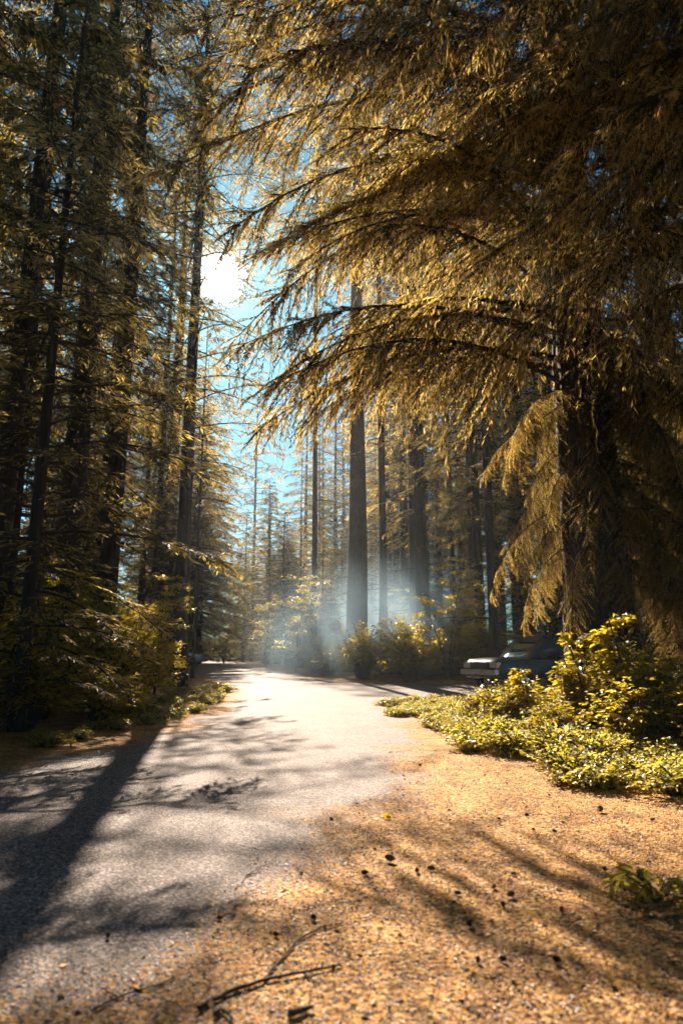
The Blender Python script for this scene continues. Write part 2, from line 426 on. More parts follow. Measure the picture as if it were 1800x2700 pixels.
# named trees of the left row
put('conifer', 'tall0', hx(-5, 22), 22, 1.0, 'dark conifer whose trunk runs up the left edge of the photo', fat=.75)
put('conifer', 'tall1', hx(150, 19), 19, .95, 'thick shaded conifer between the left edge tree and the broad bare trunk', fat=1.05)
put('conifer', 'bare1', hx(268, 21), 21, .95, 'straight black trunked conifer rising behind the dark shrubs left of road', fat=1.15, rz=1)
put('conifer', 'pole1', hx(428, 42), 42, 1.12, 'left tree of the slim pair beside the road below the sun', fat=1.6, rz=2.2)
put('conifer', 'pair0', -6.05, 26, 1.0, 'right and thicker tree of the slim pair below the sun', fat=1.0, rz=4.0)
put('conifer', 'thin1', hx(515, 55), 55, .72, 'thin far conifer behind the pale car right of the slim pair', fat=.6, rz=.4)
put('conifer', 'pole1', hx(398, 38), 38, 1.05, 'thin dark conifer just left of the slim roadside pair', fat=.7, rz=5)
put('conifer', 'young0', hx(60, 12), 12, 1.05, 'slim leaning young conifer in the shade at far left', fat=.8, tilt=(0, R(.4)))
put('conifer', 'thin1', -6.75, 31.8, .64, 'short loosely branched conifer at the road edge right of the slim pair', fat=.6)
# named trunks right of the road
put('conifer', 'pole0', hx(940, 36), 36, 1.0, 'broad trunked conifer rising straight out of the smoke', fat=1.95)
put('conifer', 'pole0', hx(1014, 40), 40, .95, 'slim conifer standing next to the broad trunk in the smoke', fat=.7)
put('conifer', 'pole1', hx(1074, 44), 44, .95, 'thin conifer second right of the broad trunk in the smoke', fat=.65)
put('conifer', 'pole1', hx(1116, 34), 34, .95, 'stout straight conifer at the right rim of the smoke', fat=1.3)
put('conifer', 'pole0', hx(1200, 42), 42, .9, 'conifer behind the yellow maple right of the smoke', fat=.8)
put('conifer', 'pole1', hx(1264, 46), 46, .9, 'narrow far conifer left of the trunk above the parked truck', fat=.7)
put('conifer', 'pair0', hx(1306, 29), 29, .9, 'dark conifer whose trunk stands just behind the parked truck hood', fat=.8)

def far_enough(x, y, d): return all((x-a)**2+(y-b)**2 > d*d for a, b in TREES)
SP = (4.85, 13.0)        # the big mossy spruce
def scatter():
    rnd = random.Random(5)
    n = 0
    for k in range(9000):
        y = 6+rnd.random()**.75*62; half = y*.62+6
        x = rnd.uniform(-half, half)
        rdp = float(road_depth(x, y))
        if rdp > -1.6: continue
        if (x-SP[0])**2+(y-SP[1])**2 < 16: continue
        ll = -5.9-.199*(y-9); rl = 9.5-.199*(y-6)+np.clip((y-40)*.3, 0, 5)
        corridor = ll < x < rl
        if y < 46.5 and 790 < 900+x/y*1841 < 975: continue
        if y < 17 and x > 0: continue            # the shrubs' place
        if y < 15 and x < 0 and x > -8: continue
        if not far_enough(x, y, (2.7 if y < 40 else 3.3) + (.35 if x < 0 and y > 15 else .2)): continue
        dist = math.hypot(x, y)
        px = 900+x/y*1841
        if corridor:
            if y < 33: continue
            if rnd.random() < .5 and y < 60: continue
            hmax = dist*(rnd.uniform(.14, .2) if y < 60 else rnd.uniform(.18, .26))
            v = 'young%d' % rnd.randrange(3); s = min(1.5, hmax/15)
            lab, gr = 'low feathery conifer closing the far end of the road', 'feathery conifers at the far end of the road'
        else:
            v = rnd.choice(['tall0', 'tall1', 'tall2', 'tall3', 'young0', 'young1', 'young2'] if y > 24 else ['tall0', 'tall1', 'tall2', 'tall3'])
            s = rnd.uniform(.75, 1.1)
            if x < 0: lab, gr = 'shaded conifer deep in the woods left of the road', 'conifers deep in the left woods'
            else: lab, gr = 'conifer deep in the woods right of the smoke', 'conifers deep in the right woods'
        put('conifer', v, x, y, s, lab, group=gr, fat=rnd.uniform(.6, 1.0))
        n += 1
        if n > 192: break
    # added high-crowned conifers: their tops keep sun off the mossy spruce's upper boughs
    for (px, y, s, fat, v) in [(826, 41, 1.0, .55, 'top0'), (958, 48, 1.04, .6, 'top0'), (1010, 37, 1.12, .7, 'pole0'), (1130, 43, 1.15, .6, 'pole1')]:
        x = hx(px, y)
        while float(road_depth(x, y)) > -.8: x += .5 if x > -3 else -.5
        put('conifer', v, x, y, s, 'added tall conifer whose high crown shades the mossy spruce', group='added high crowned conifers', fat=fat)
    for (px, y, s) in [(575, 58, 1.5), (618, 62, 1.15), (545, 60, 1.6), (715, 51, .8), (790, 48, .7), (850, 53, .7), (680, 58, 1.0), (752, 56, .8), (500, 58, 1.5), (535, 68, 1.5), (590, 72, 1.3), (640, 80, 1.2), (470, 66, 1.6)]:
        x = hx(px, y)
        while float(road_depth(x, y)) > -.8: x += .4 if x > (lx(y)+rx(y))/2 else -.4
        put('conifer', 'young%d' % rnd.randrange(3), x, y, s, 'feathery golden lit young conifer beside the road bend', group='feathery conifers by the road bend')
    put('conifer', 'thin0', -9.4, 35.6, .56, 'short loosely branched conifer at the mouth of the left pull out', fat=.8)
    for k in range(9):
        y = rnd.uniform(76, 96); put('conifer', 'tall%d' % rnd.randrange(4), hx(800+27*k, y), y, rnd.uniform(.85, 1.1), 'conifer deep in the woods right of the smoke', group='conifers deep in the right woods', fat=.8)
    for k in range(9):
        y = rnd.uniform(112, 122); x = hx(505+24*k, y)
        if float(road_depth(x, min(y, 119))) > -1: continue
        put('conifer', 'young%d' % rnd.randrange(3), x, y, rnd.uniform(1.2, 1.6), 'low feathery conifer closing the far end of the road', group='feathery conifers at the far end of the road')
    for (px, y, s) in [(1030, 56, 1.0), (1095, 60, 1.05), (1160, 52, .95), (1225, 58, 1.0), (1330, 54, 1.0), (1400, 46, .95), (1460, 57, 1.0), (1240, 66, 1.1)]:
        put('conifer', 'tall%d' % rnd.randrange(4), hx(px, y), y, s, 'conifer deep in the woods right of the smoke', group='conifers deep in the right woods', fat=.8)
    # sparse tall conifers seen against the glare, and the dark wall of woods at the road's end
    for (px, y, s) in [(455, 58, .95), (575, 75, 1.25), (612, 80, 1.3), (520, 74, 1.3), (662, 84, 1.3), (790, 64, .7), (840, 72, .9), (400, 50, 1.0)]:
        x = hx(px, y)
        if float(road_depth(x, y)) > -1: x -= 4
        put('conifer', 'thin%d' % rnd.randrange(2), x, y, s, 'sparse tall conifer standing against the sun glare', group='sparse conifers against the glare', fat=.8)
    for k in range(38):
        y = rnd.uniform(66, 104); x = rnd.uniform(-.40*y, .02*y)
        if not far_enough(x, y, 2.2) or float(road_depth(x, y)) > -1.0: continue
        put('conifer', 'young%d' % rnd.randrange(3), x, y, rnd.uniform(.11, .19)*y/15, 'low feathery conifer closing the far end of the road', group='feathery conifers at the far end of the road')
    # unseen woods behind the viewer, added to hold back the open sky's light
    for k in range(400):
        y = rnd.uniform(-30, 1.5); x = rnd.uniform(-26, 26)
        if abs(x+2) < 5.5 or (y > -3 and abs(x) < 8) or not far_enough(x, y, 5.2): continue
        put('conifer', 'tall%d' % rnd.randrange(4), x, y, rnd.uniform(.8, 1.05), 'unseen conifer of the woods behind the viewpoint, added to block sky light', group='unseen conifers behind the viewpoint', fat=.8)
    print('scattered trees', n)
scatter()

# ------------------------------------------------------------------ the big mossy spruce and its near neighbour
def bough_meshes(L, seed):
    w = MB(); f = MB(); mo = f
    k = 12; t = np.linspace(0, 1, k)
    pts = np.stack([L*t, .10*L*np.sin(t*3+seed)*t*.5, .10*L*np.sin(t*2.6)-.30*L*t**2.2], 1)
    tube(w, pts, np.linspace(.055, .006, k), 6, rough=.06)
    n = int(L*15)
    ts = .10+.9*rng.random(n)**.85
    P0 = np.stack([np.interp(ts, t, pts[:, c]) for c in range(3)], 1)
    sd = np.where(rng.random(n) < .5, 1, -1); ang = rng.uniform(.45, 1.2, n)
    D2 = nrm(np.stack([np.cos(ang), np.sin(ang)*sd, rng.normal(-.45, .25, n)], 1))
    L2 = (.30*L*(1-.72*ts)+.2)*rng.uniform(.4, 1.2, n)
    ends = P0+D2*L2[:, None]; ends[:, 2] -= L2*rng.uniform(.25, .85, n)
    strips(w, P0, P0+(ends-P0)*.85, .008)
    K = 62
    q = (np.arange(K)+rng.random((n, K)))/K
    PP = P0[:, None]+(ends-P0)[:, None]*q[..., None]; PP[..., 2] += .25*L2[:, None]*(q-q*q)
    s2 = nrm(np.cross(D2, np.array([0, 0, 1.])))
    side = rng.normal(0, .8, (n, K))
    DD = D2[:, None]*rng.uniform(.1, .9, (n, K))[..., None]+s2[:, None]*side[..., None]
    DD[..., 2] -= rng.uniform(.3, 1.9, (n, K))
    NN = nrm(rng.normal(0, 1, (n*K, 3))+np.array([0, 0, .5]))
    ll = rng.uniform(.6, 1.6, (n, K))*.088; ww = rng.uniform(.6, 1.3, (n, K))*.0175
    clump = np.repeat(rng.normal(0, .22, n)[:, None], K, 1)
    tint = np.clip(.45+clump+rng.normal(0, .15, (n, K)), 0, 1)
    diamonds(f, PP.reshape(-1, 3), DD.reshape(-1, 3), ll.ravel(), ww.ravel(), NN, tint.ravel())
    # strands of moss hanging from stem and twigs
    ns = int(L*16)
    u = rng.random(ns)
    idx = rng.integers(0, n, ns); qq = rng.random(ns)
    S0 = P0[idx]+(ends[idx]-P0[idx])*qq[:, None]
    on = rng.random(ns) < .3
    tt = rng.random(ns)
    S0[on] = np.stack([np.interp(tt[on], t, pts[:, c]) for c in range(3)], 1)
    ln = rng.uniform(.15, .65, ns)*rng.uniform(.5, 1.3, ns)
    for j in range(5):
        a = j/5
        off = rng.normal(0, .025, (ns, 3)); 
        P = S0+off; P[:, 2] -= ln*a
        D = rng.normal(0, .22, (ns, 3)); D[:, 2] = -1
        diamonds(mo, P, D, ln*rng.uniform(.25, .5, ns), rng.uniform(.015, .05, ns)*(1-.5*a), nrm(rng.normal(0, 1, (ns, 3))), np.clip(rng.normal(.5, .25, ns), 0, 1), 1)
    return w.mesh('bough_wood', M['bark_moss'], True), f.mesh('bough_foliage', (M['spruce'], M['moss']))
BOUGH = [bough_meshes(L, i) for i, L in enumerate((5.6, 6.2, 6.8, 5.2, 6.0))]

def big_spruce(x, y, H, r0, boughs, label, seed):
    rnd = random.Random(seed)
    z = float(ground_z(x, y))
    root = empty('spruce_tree', (x, y, z)); tag(root, label, 'tree')
    w = MB(); k = 90; t = np.linspace(0, 1, k); hh = H*t**1.4-.3
    ns = 84; th = np.arange(ns)*2*math.pi/ns
    V = []
    for h in hh:
        r = r0*((1-max(h, 0)/H)**.9)+.03
        fl = .55*math.exp(-max(h, 0)/.7)
        rr = r*(1+fl*1.2*(.6+.4*np.cos(th*5+seed)+.25*np.cos(th*3+1))+.05*np.cos(th*9+h*.7)+.07*(np.abs(vnoise(th*5.2+h*.15, th*0+h*1.1, 1, 6)-.5)*2-.4)*1.8+.06*(vnoise(th*14, th*0+h*3, 1, 7)-.5))
        V.append(np.stack([rr*np.cos(th), rr*np.sin(th), np.full(ns, h)], 1))
    V = np.array(V)
    i = np.arange(k-1)[:, None]*ns; j = np.arange(ns)[None]; j2 = (j+1) % ns
    w.add(V.reshape(-1, 3), np.stack([i+j, i+j2, i+ns+j2, i+ns+j], -1).reshape(-1, 4))
    w.build('trunk', M['bark_moss'], root, True)
    for (h, az, s, pit) in boughs:
        b = BOUGH[rnd.randrange(len(BOUGH))]
        o = link('bough', b[0], root)
        o.location = (.8*r0*(1-h/H)*math.cos(az), .8*r0*(1-h/H)*math.sin(az), h)
        o.rotation_euler = (rnd.uniform(-.15, .15), -pit, az); o.scale = (s, s*rnd.choice((1, -1)), s)
        link('foliage', b[1], o)
    return root

def spread(rnd, n, h0, h1, azr, s0, s1):
    out = []
    for i in range(n):
        f = (i+rnd.random())/n
        out.append((h0+(h1-h0)*f, rnd.uniform(*azr), rnd.uniform(s0, s1), rnd.uniform(-.05, .22)))
    return out
rnd = random.Random(3)
bl = spread(rnd, 21, 6.5, 13, (R(150), R(235)), .85, 1.2)+spread(rnd, 16, 10.5, 19, (R(160), R(225)), 1.05, 1.4)      # over the road
bl += spread(rnd, 22, 6.6, 18, (R(225), R(330)), .6, 1.0)       # towards the viewer
bl += spread(rnd, 16, 9.0, 18, (R(-40), R(60)), .7, 1.0)
bl += spread(rnd, 14, 11, 18, (R(60), R(150)), .7, 1.0)
bl += [(7.4+.6*q, R(rnd.uniform(160, 200)), rnd.uniform(1.0, 1.14), rnd.uniform(.0, .2)) for q in range(2)]
bl += [(3.4, R(290), .42, -.35), (3.0, R(300), .40, -.45), (3.9, R(285), .5, -.3), (2.6, R(310), .36, -.5), (4.4, R(300), .5, -.35), (3.6, R(330), .5, -.3)]
bl += [(rnd.uniform(2.2, 6.5), R(rnd.uniform(268, 350)), rnd.uniform(.22, .42), rnd.uniform(-.75, -.3)) for _ in range(12)]
bl += [(rnd.uniform(3.6, 8.2), R(rnd.uniform(-75, 15)), rnd.uniform(.32, .6), rnd.uniform(-.95, -.45)) for _ in range(30)]
bl += [(rnd.uniform(3.2, 7), R(rnd.uniform(120, 265)), rnd.uniform(.18, .36), rnd.uniform(-.95, -.35)) for _ in range(30)]
bl += [(rnd.uniform(2.5, 7.5), R(rnd.uniform(-85, 40)), rnd.uniform(.25, .5), rnd.uniform(-.95, -.45)) for _ in range(22)]
big_spruce(SP[0], SP[1], 30, .60, bl, 'huge mossy spruce whose drooping boughs fill the upper right over the road', 1)
rnd = random.Random(8)
bl = spread(rnd, 30, 6.6, 15, (R(125), R(200)), .75, 1.05)+spread(rnd, 12, 4.6, 12, (R(60), R(130)), .7, .9)
big_spruce(7.4, 6.6, 26, .55, bl, 'near spruce outside the right edge whose boughs darken the top corner', 2)

# ------------------------------------------------------------------ broad-leaved shrubs
def shrub_meshes(name, rad, h, nstem, per, leaf, layer=.6, mat='leaf', droop=.2):
    w = MB(); f = MB()
    n = nstem
    az = rng.random(n)*6.283; el = np.arcsin(rng.uniform(.05, 1, n))
    rr = rng.uniform(.65, 1.05, n)
    E = np.stack([rad*np.cos(az)*np.cos(el)*rr, rad*np.sin(az)*np.cos(el)*rr, h*(.12+.88*np.sin(el)*rr)], 1)
    B = np.stack([E[:, 0]*.12, E[:, 1]*.12, np.full(n, -.05)], 1)
    MID = (B+E)/2+np.array([0, 0, .18*h]); MID[:, :2] = B[:, :2]*.5+E[:, :2]*.35
    strips(w, B, MID, .012); strips(w, MID, E, .008)
    D0 = nrm(E-MID); D0[:, 2] *= (1-layer); D0 = nrm(D0)
    q = rng.random((n, per)); span = .9*rad
    P = E[:, None]-D0[:, None]*(q*span*.8)[..., None]+rng.normal(0, .06*rad, (n, per, 3))*np.array([1, 1, .5])
    P[..., 2] = np.maximum(P[..., 2], .04)
    s = nrm(np.cross(D0, np.array([0, 0, 1.])))
    sd = np.where(rng.random((n, per)) < .5, 1, -1)*rng.uniform(.3, 1.1, (n, per))
    D = D0[:, None]*rng.uniform(.2, 1, (n, per))[..., None]+s[:, None]*sd[..., None]
    D[..., 2] += rng.normal(-droop, .25, (n, per))
    N_ = nrm(np.stack([rng.normal(0, .38, (n*per)), rng.normal(0, .38, (n*per)), np.ones(n*per)], 1))
    ll = leaf*rng.lognormal(0, .33, n*per)
    tint = np.clip(.5+np.repeat(rng.normal(0, .15, n), per)+rng.normal(0, .15, n*per), 0, 1)
    leaves(f, P.reshape(-1, 3), D.reshape(-1, 3), ll, ll*rng.uniform(.5, .75, n*per), N_, tint)
    return w.mesh(name+'_stems', M['twig']), f.mesh(name+'_leaves', M[mat])

def maple_meshes(name, H, nl, leaf):
    """a slender understorey maple: several stems, flat layers of leaves"""
    w = MB(); f = MB()
    for s in range(3):
        a = rng.random()*6.283; t = np.linspace(0, 1, 7)
        lean = rng.uniform(.12, .35)*H
        pts = np.stack([lean*t**1.5*math.cos(a), lean*t**1.5*math.sin(a), H*rng.uniform(.75, 1)*t-.1], 1)
        tube(w, pts, np.linspace(.035, .01, 7), 5)
        for i in range(nl//3):
            tt = rng.uniform(.22, 1); p = np.array([np.interp(tt, t, pts[:, c]) for c in range(3)])
            b = a+rng.normal(0, 1.6); L = rng.uniform(.5, 1)*H*.30*(1.15-tt*.5)
            d = np.array([math.cos(b), math.sin(b), rng.uniform(-.05, .3)])
            e = p+d*L
            strips(w, p[None], e[None], .008)
            n = 46; q = rng.random(n)**.7
            side = np.array([-d[1], d[0], 0])
            P = p+np.outer(q*L, d)+np.outer(rng.normal(0, .16*L, n)*(.4+q), side); P[:, 2] += rng.normal(0, .05, n)-.1*q*L
            ang = rng.random(n)*6.283
            D = np.stack([np.cos(ang), np.sin(ang), rng.normal(-.25, .2, n)], 1)+d*.6
            ll = leaf*rng.uniform(.6, 1.25, n)
            leaves(f, P, D, ll, ll*.8, nrm(np.stack([rng.normal(0, .3, n), rng.normal(0, .3, n), np.ones(n)], 1)), np.clip(rng.normal(.55, .2, n), 0, 1))
    return w.mesh(name+'_stems', M['twig']), f.mesh(name+'_leaves', M['leaf'])

for i in range(4): VAR['bush%d' % i] = shrub_meshes('bush%d' % i, 1.0, 1.5, 100, 21, .09)
for i in range(3): VAR['dark%d' % i] = shrub_meshes('dark%d' % i, 1.2, 2.0, 120, 26, .085, .45)
VAR['herb2'] = shrub_meshes('herb2', .45, .42, 90, 12, .042, .2, 'herb', -.15)
for i in range(2): VAR['herb%d' % i] = shrub_meshes('herb%d' % i, .5, .32, 60, 16, .05, .4, 'herb')
for i in range(3): VAR['maple%d' % i] = maple_meshes('maple%d' % i, 5, 54, .13)

for i in range(2): VAR['shoot%d' % i] = maple_meshes('shoot%d' % i, 2.0, 21, .115)

def shrub(name, var, x, y, s, label, cat='shrub', group=None, sz=1.0, stem='stem', rz=None):
    root = empty(name, (x, y, float(ground_z(x, y))), rng.random()*6.283 if rz is None else rz, s)
    root.scale = (s, s, s*sz)
    tag(root, label, cat, group)
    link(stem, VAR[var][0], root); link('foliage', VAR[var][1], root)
    return root

rb = random.Random(21)
# right thicket, in the sun: rows from the road edge back to the spruce
for (x, y, s, sz) in [(3.7, 11.6, .85, .72), (4.4, 10.9, 1.05, 1.05), (3.35, 12.6, .75, .82), (2.95, 13.3, .65, .9), (2.85, 14.6, .6, .75), (4.5, 12.4, .9, 1.0), (5.3, 9.9, 1.1, .85), (3.9, 9.6, .8, .8),
                      (4.7, 8.7, .85, .75), (6.0, 9.0, 1.1, .8), (5.8, 11.2, 1.05, .8), (6.9, 10.4, 1.2, .8), (3.2, 10.6, .65, .7), (5.3, 7.6, .75, .65), (7.2, 12.2, 1.2, .85), (4.6, 14.2, .7, .7), (3.6, 14.6, .6, .7), (6.4, 8.0, .9, .8)]:
    shrub('leafy_shrub', 'bush%d' % rb.randrange(4), x, y, s, 'sunlit yellow green shrub in the thicket below the mossy spruce', group='sunlit shrubs of the right thicket', sz=sz)
for k, (x, y, s) in enumerate([(2.95, 12.9, .6), (3.3, 12.3, .58), (3.95, 11.2, .9), (4.4, 10.6, 1.0), (5.0, 9.6, .85), (5.9, 9.2, .8), (4.2, 12.0, 1.05), (6.2, 10.5, .85), (4.0, 9.3, .6), (5.1, 8.2, .6)]):
    shrub('leafy_shoots', 'shoot%d' % (k % 2), x, y, s, 'loose yellow leaved shoots sticking up above the right thicket', 'shrub', 'loose shoots above the right thicket')
# low herbs along its foot
for k in range(210):
    y = rb.uniform(6.2, 19.6); e = float(np.interp(y, [6, 6.8, 9.1, 13, 17.2, 19.5], [3.3, 3.0, 1.95, 1.8, 1.45, 1.35]))
    x = e+rb.random()**1.1*1.7-.05+.3*math.sin(y*2.3)
    shrub('roadside_herb', 'herb%d' % rb.randrange(3), x, y, rb.uniform(.35, 1.2)*(1 if y < 12 else .7), 'low bright herb clump at the foot of the right thicket', 'herb', 'low herbs edging the right thicket')
# left shrubs, in the shade
for (x, y, s, sz) in [(-4.6, 13.5, .8, .8), (-5.4, 12.2, .9, .9), (-6.2, 14.5, 1.2, 1.1), (-4.9, 15.6, 1.1, 1.15), (-5.1, 17.9, .9, 1.2), (-5.8, 17.2, 1.2, 1.25), (-7.2, 12.4, 1.1, 1.0),
                      (-7.8, 15.6, 1.3, 1.2), (-6.0, 19.6, 1.1, 1.35), (-6.6, 20.0, 1.2, 1.3), (-8.8, 13.4, 1.2, 1.1), (-9.8, 16.6, 1.4, 1.2), (-6.2, 10.7, .8, .7), (-7.6, 10.4, 1.0, .8),
                      (-6.6, 22.2, 1.0, 1.3), (-8.9, 11.0, 1.1, .9), (-8.6, 19.2, 1.3, 1.3), (-4.6, 14.9, .6, .7)]:
    shrub('leafy_shrub', 'dark%d' % rb.randrange(3), x, y, s, 'dim leafy shrub in the shaded bank left of the road', group='shaded shrubs of the left bank', sz=sz)
for k in range(34):
    y = rb.uniform(8.8, 24); x = float(lx(y))-.15-rb.random()**1.4*1.3
    shrub('roadside_herb', 'herb%d' % rb.randrange(2), x, y, rb.uniform(.6, 1.1), 'low shaded herb clump along the left road edge', 'herb', 'low herbs along the left road edge')
# understorey maples
for (px, y, s, lab, v) in [(412, 16.5, .55, 'yellow maple sapling leaning over the left road edge', 0), (390, 22, .75, 'dim vine maple behind the leaning yellow sapling', 1),
                        (330, 18, .75, 'shaded maple in front of the straight black trunk', 2), (215, 24, .9, 'yellow flecked maple deep between the left trunks', 0),
                        (780, 38, 1.05, 'pale gold maple left of the orange road sign', 1), (835, 49, 1.2, 'tall hazy maple just behind the orange road sign', 2), (700, 45, 1.0, 'gold maple where the road bends out of sight', 0),
                        (1180, 30, 1.0, 'bright yellow maple between the smoke and the parked truck', 2), (1240, 34, 1.2, 'taller yellow maple behind the parked truck', 1), (1420, 30, 1.1, 'yellow maple between the parked truck and the mossy spruce', 0),
                        (1040, 42, 1.0, 'faint maple between trunks inside the smoke', 1), (1760, 22, 1.0, 'gold maple behind the mossy spruce at the right edge', 2), (30, 15, .7, 'dim maple at the left edge of the shaded bank', 1),
                        (590, 50, .9, 'hazy maple left of the road end', 2)]:
    x = hx(px, y)
    shrub('maple_tree', 'maple%d' % v, x, y, s, lab, 'tree', 'understorey maples', stem='trunk')
# the wall of undergrowth across the junction, hiding the feet of the trunks
for k in range(64):
    px = rb.uniform(705, 1330); y = rb.uniform(28.5, 47); x = hx(px, y)
    d = float(road_depth(x, y))
    if d > -.95 or d < -9: continue
    low = 850 < px < 925 and y < 46
    shrub('leafy_shrub', 'dark%d' % rb.randrange(3), x, y, rb.uniform(.85, 1.3), 'hazy undergrowth shrub across the road junction', group='undergrowth shrubs beyond the junction', sz=.55 if low else rb.uniform(.75, 1.25))
for k in range(22):
    px = rb.uniform(330, 700); y = rb.uniform(56, 68); x = hx(px, y)
    if float(road_depth(x, y)) > -1.0: continue
    shrub('leafy_shrub', 'dark%d' % rb.randrange(3), x, y, rb.uniform(1.1, 1.6), 'dark shrub behind the pale car at the far bend', group='shrubs at the far bend', sz=rb.uniform(.9, 1.3))
for k in range(16):
    px = 500+15*k; y = rb.uniform(100, 121); x = hx(px, y)
    if float(road_depth(x, min(y, 119))) > -2: y = 123; x = hx(px, y)
    shrub('leafy_shrub', 'dark%d' % rb.randrange(3), x, y, rb.uniform(1.7, 2.3), 'dark shrub closing the far end of the road', group='shrubs at the far end of the road')
for (px, y, s) in [(735, 43, .9), (668, 49, .9), (815, 47.5, .85), (990, 33, .55), (1090, 32, .6)]:
    if float(road_depth(hx(px, y), y)) < -.8: shrub('maple_tree', 'maple%d' % rb.randrange(3), hx(px, y), y, s, 'small gold maple among the undergrowth below the smoky trunks', 'tree', 'small maples below the smoky trunks', stem='trunk')
for (x, y, s) in [(-5.0, 15.4, .85), (-4.1, 13.6, .5), (-6.0, 18.3, 1.2)]:
    shrub('leafy_shoots', 'shoot%d' % rb.randrange(2), x, y, s, 'yellow leaved shoots leaning out of the left bank over the road edge', 'shrub', 'yellow shoots of the left bank')
# shrubs on the far side of the fork and into the woods
for k in range(150):
    y = rb.uniform(26, 70); half = y*.55; x = rb.uniform(-half, half)
    d = float(road_depth(x, y))
    if d > -.9 or (x < -3 and y < 26) or (y < 46 and (850 < 900+x/y*1841 < 925 or 462 < 900+x/y*1841 < 585)): continue
    if abs(x) < y*.5 and (d > -9 or rb.random() < .5):
        shrub('leafy_shrub', 'dark%d' % rb.randrange(3), x, y, rb.uniform(.7, 1.35), 'hazy undergrowth shrub across the road junction' if x > -6 else 'undergrowth shrub far along the left woods', group='undergrowth shrubs beyond the junction' if x > -6 else 'undergrowth shrubs far left', sz=rb.uniform(.7, 1.2))

# leafy plant in the near right corner
def corner_plant():
    p = at(1735, 2440, 4.05)
    root = empty('leafy_plant', (p.x, p.y, float(gz(p.x, p.y)))); tag(root, 'small yellow green plant with pale leaves on the litter at lower right', 'plant')
    w = MB(); f = MB()
    for k in range(14):
        a = rng.random()*6.283; t = np.linspace(0, 1, 5); L = rng.uniform(.12, .26)
        d = np.array([math.cos(a), math.sin(a), 0])
        pts = np.outer(L*t, d); pts[:, 2] = .16*np.sin(t*2.2)*rng.uniform(.5, 1)
        tube(w, pts, np.linspace(.005, .002, 5), 4)
        n = 5; q = np.linspace(.35, 1, n)
        P = np.stack([np.interp(q, t, pts[:, c]) for c in range(3)], 1)
        D = d+rng.normal(0, .6, (n, 3)); D[:, 2] = rng.normal(.1, .3, n)
        ll = rng.uniform(.08, .15, n)
        leaves(f, P, D, ll, ll*.42, nrm(np.stack([rng.normal(0, .4, n), rng.normal(0, .4, n), np.ones(n)], 1)), np.clip(rng.normal(.6, .25, n), 0, 1))
    w.build('stem', M['twig'], root); f.build('foliage', M['herb'], root)
corner_plant()

# ------------------------------------------------------------------ cones, sticks, leaf
def cone_mesh():
    mb = MB(); n = 90; i = np.arange(n); h = (i+.5)/n; a = i*2.399
    r = .017*np.sin(np.pi*np.clip(h*.92+.06, 0, 1))**.7
    P = np.stack([r*.55*np.cos(a), r*.55*np.sin(a), .055*h], 1)
    D = np.stack([np.cos(a), np.sin(a), np.full(n, .9)], 1)
    N_ = np.stack([-np.cos(a)*.5, -np.sin(a)*.5, np.ones(n)], 1)
    k = 8; t = np.linspace(0, 1, k); tube(mb, np.stack([0*t, 0*t, .058*t], 1), .014*np.sin(np.pi*np.clip(t*.9+.08, 0, 1))**.7, 8)
    diamonds(mb, P, D, np.full(n, .017), np.full(n, .015), N_, rng.random(n))
    return mb.mesh('pine_cone', plain('cone_scale', (.13, .08, .05), .7))
CONE = cone_mesh()
spots = [(1470, 2068, 1.5), (1605, 2085, 1.7), (1580, 2150, 1.8), (1111, 2022, 1.0), (1382, 2155, 1.0), (1040, 2280, 1.7), (1100, 2302, 1.0), (1147, 2300, 1.2), (970, 2310, 1.1),
         (1198, 2363, .9), (1336, 2374, 1.3), (1345, 2312, .9), (1296, 2350, .9), (1245, 2445, 1.1), (1590, 2298, 1.0), (1713, 2174, 1.0), (1410, 2195, .8), (1467, 2200, .9), (1325, 2392, 1.0),
         (1480, 2415, 1.0), (1316, 2538, .9), (820, 2428, 1.0), (720, 2472, .8), (1260, 2550, .9), (1455, 2540, 1.1), (1320, 2165, .8), (570, 2430, .8), (285, 2475, .8)]
for k, (px, py, s) in enumerate(spots):
    # where that sight line meets the ground
    b = (1350-py)/F; dz = math.sin(TH)+b*math.cos(TH); sc_ = EYE/-dz; y = sc_*(math.cos(TH)-b*math.sin(TH)); x = (px-900)/F*sc_
    o = link('pine_cone', CONE); o.location = (x, y, max(float(gz(x, y))+.006, float(ground_z(x, y)))+.016*s)
    o.rotation_euler = (R(86), 0, rb.uniform(0, 6.28)); s *= .62; o.scale = (s, s, s)
    tag(o, 'dark pine cone lying on the orange needle litter', 'pine cone', 'pine cones on the litter')

def gpt(px, py, up=.01):
    b = (1350-py)/F; dz = math.sin(TH)+b*math.cos(TH); s = EYE/-dz; y = s*(math.cos(TH)-b*math.sin(TH)); x = (px-900)/F*s
    return np.array([x, y, max(float(gz(x, y))+.006, float(ground_z(x, y)))+up])
def stick(paths, label):
    mb = MB(); o0 = gpt(*paths[0][0][0])
    for pp, r in paths:
        P = np.array([gpt(a, b, r*.9+.004) for a, b in pp])
        t = np.linspace(0, len(P)-1, len(P)*4); P = np.stack([np.interp(t, np.arange(len(P)), P[:, c]) for c in range(3)], 1)
        P += rng.normal(0, .003, P.shape)*np.array([1, 1, .3])
        tube(mb, P-o0, np.linspace(r, r*.45, len(P)), 6, rough=.08)
    o = mb.build('fallen_stick', M['twig'], smooth=True); o.location = o0
    tag(o, label, 'stick', 'fallen sticks on the litter')
stick([([(520, 2672), (610, 2625), (700, 2595), (800, 2575), (900, 2555)], .010), ([(690, 2597), (735, 2545), (780, 2490), (840, 2455), (905, 2440)], .006), ([(760, 2500), (758, 2450)], .003), ([(800, 2575), (830, 2600)], .006)],
      'longest forked twig lying across the needle litter at the bottom')
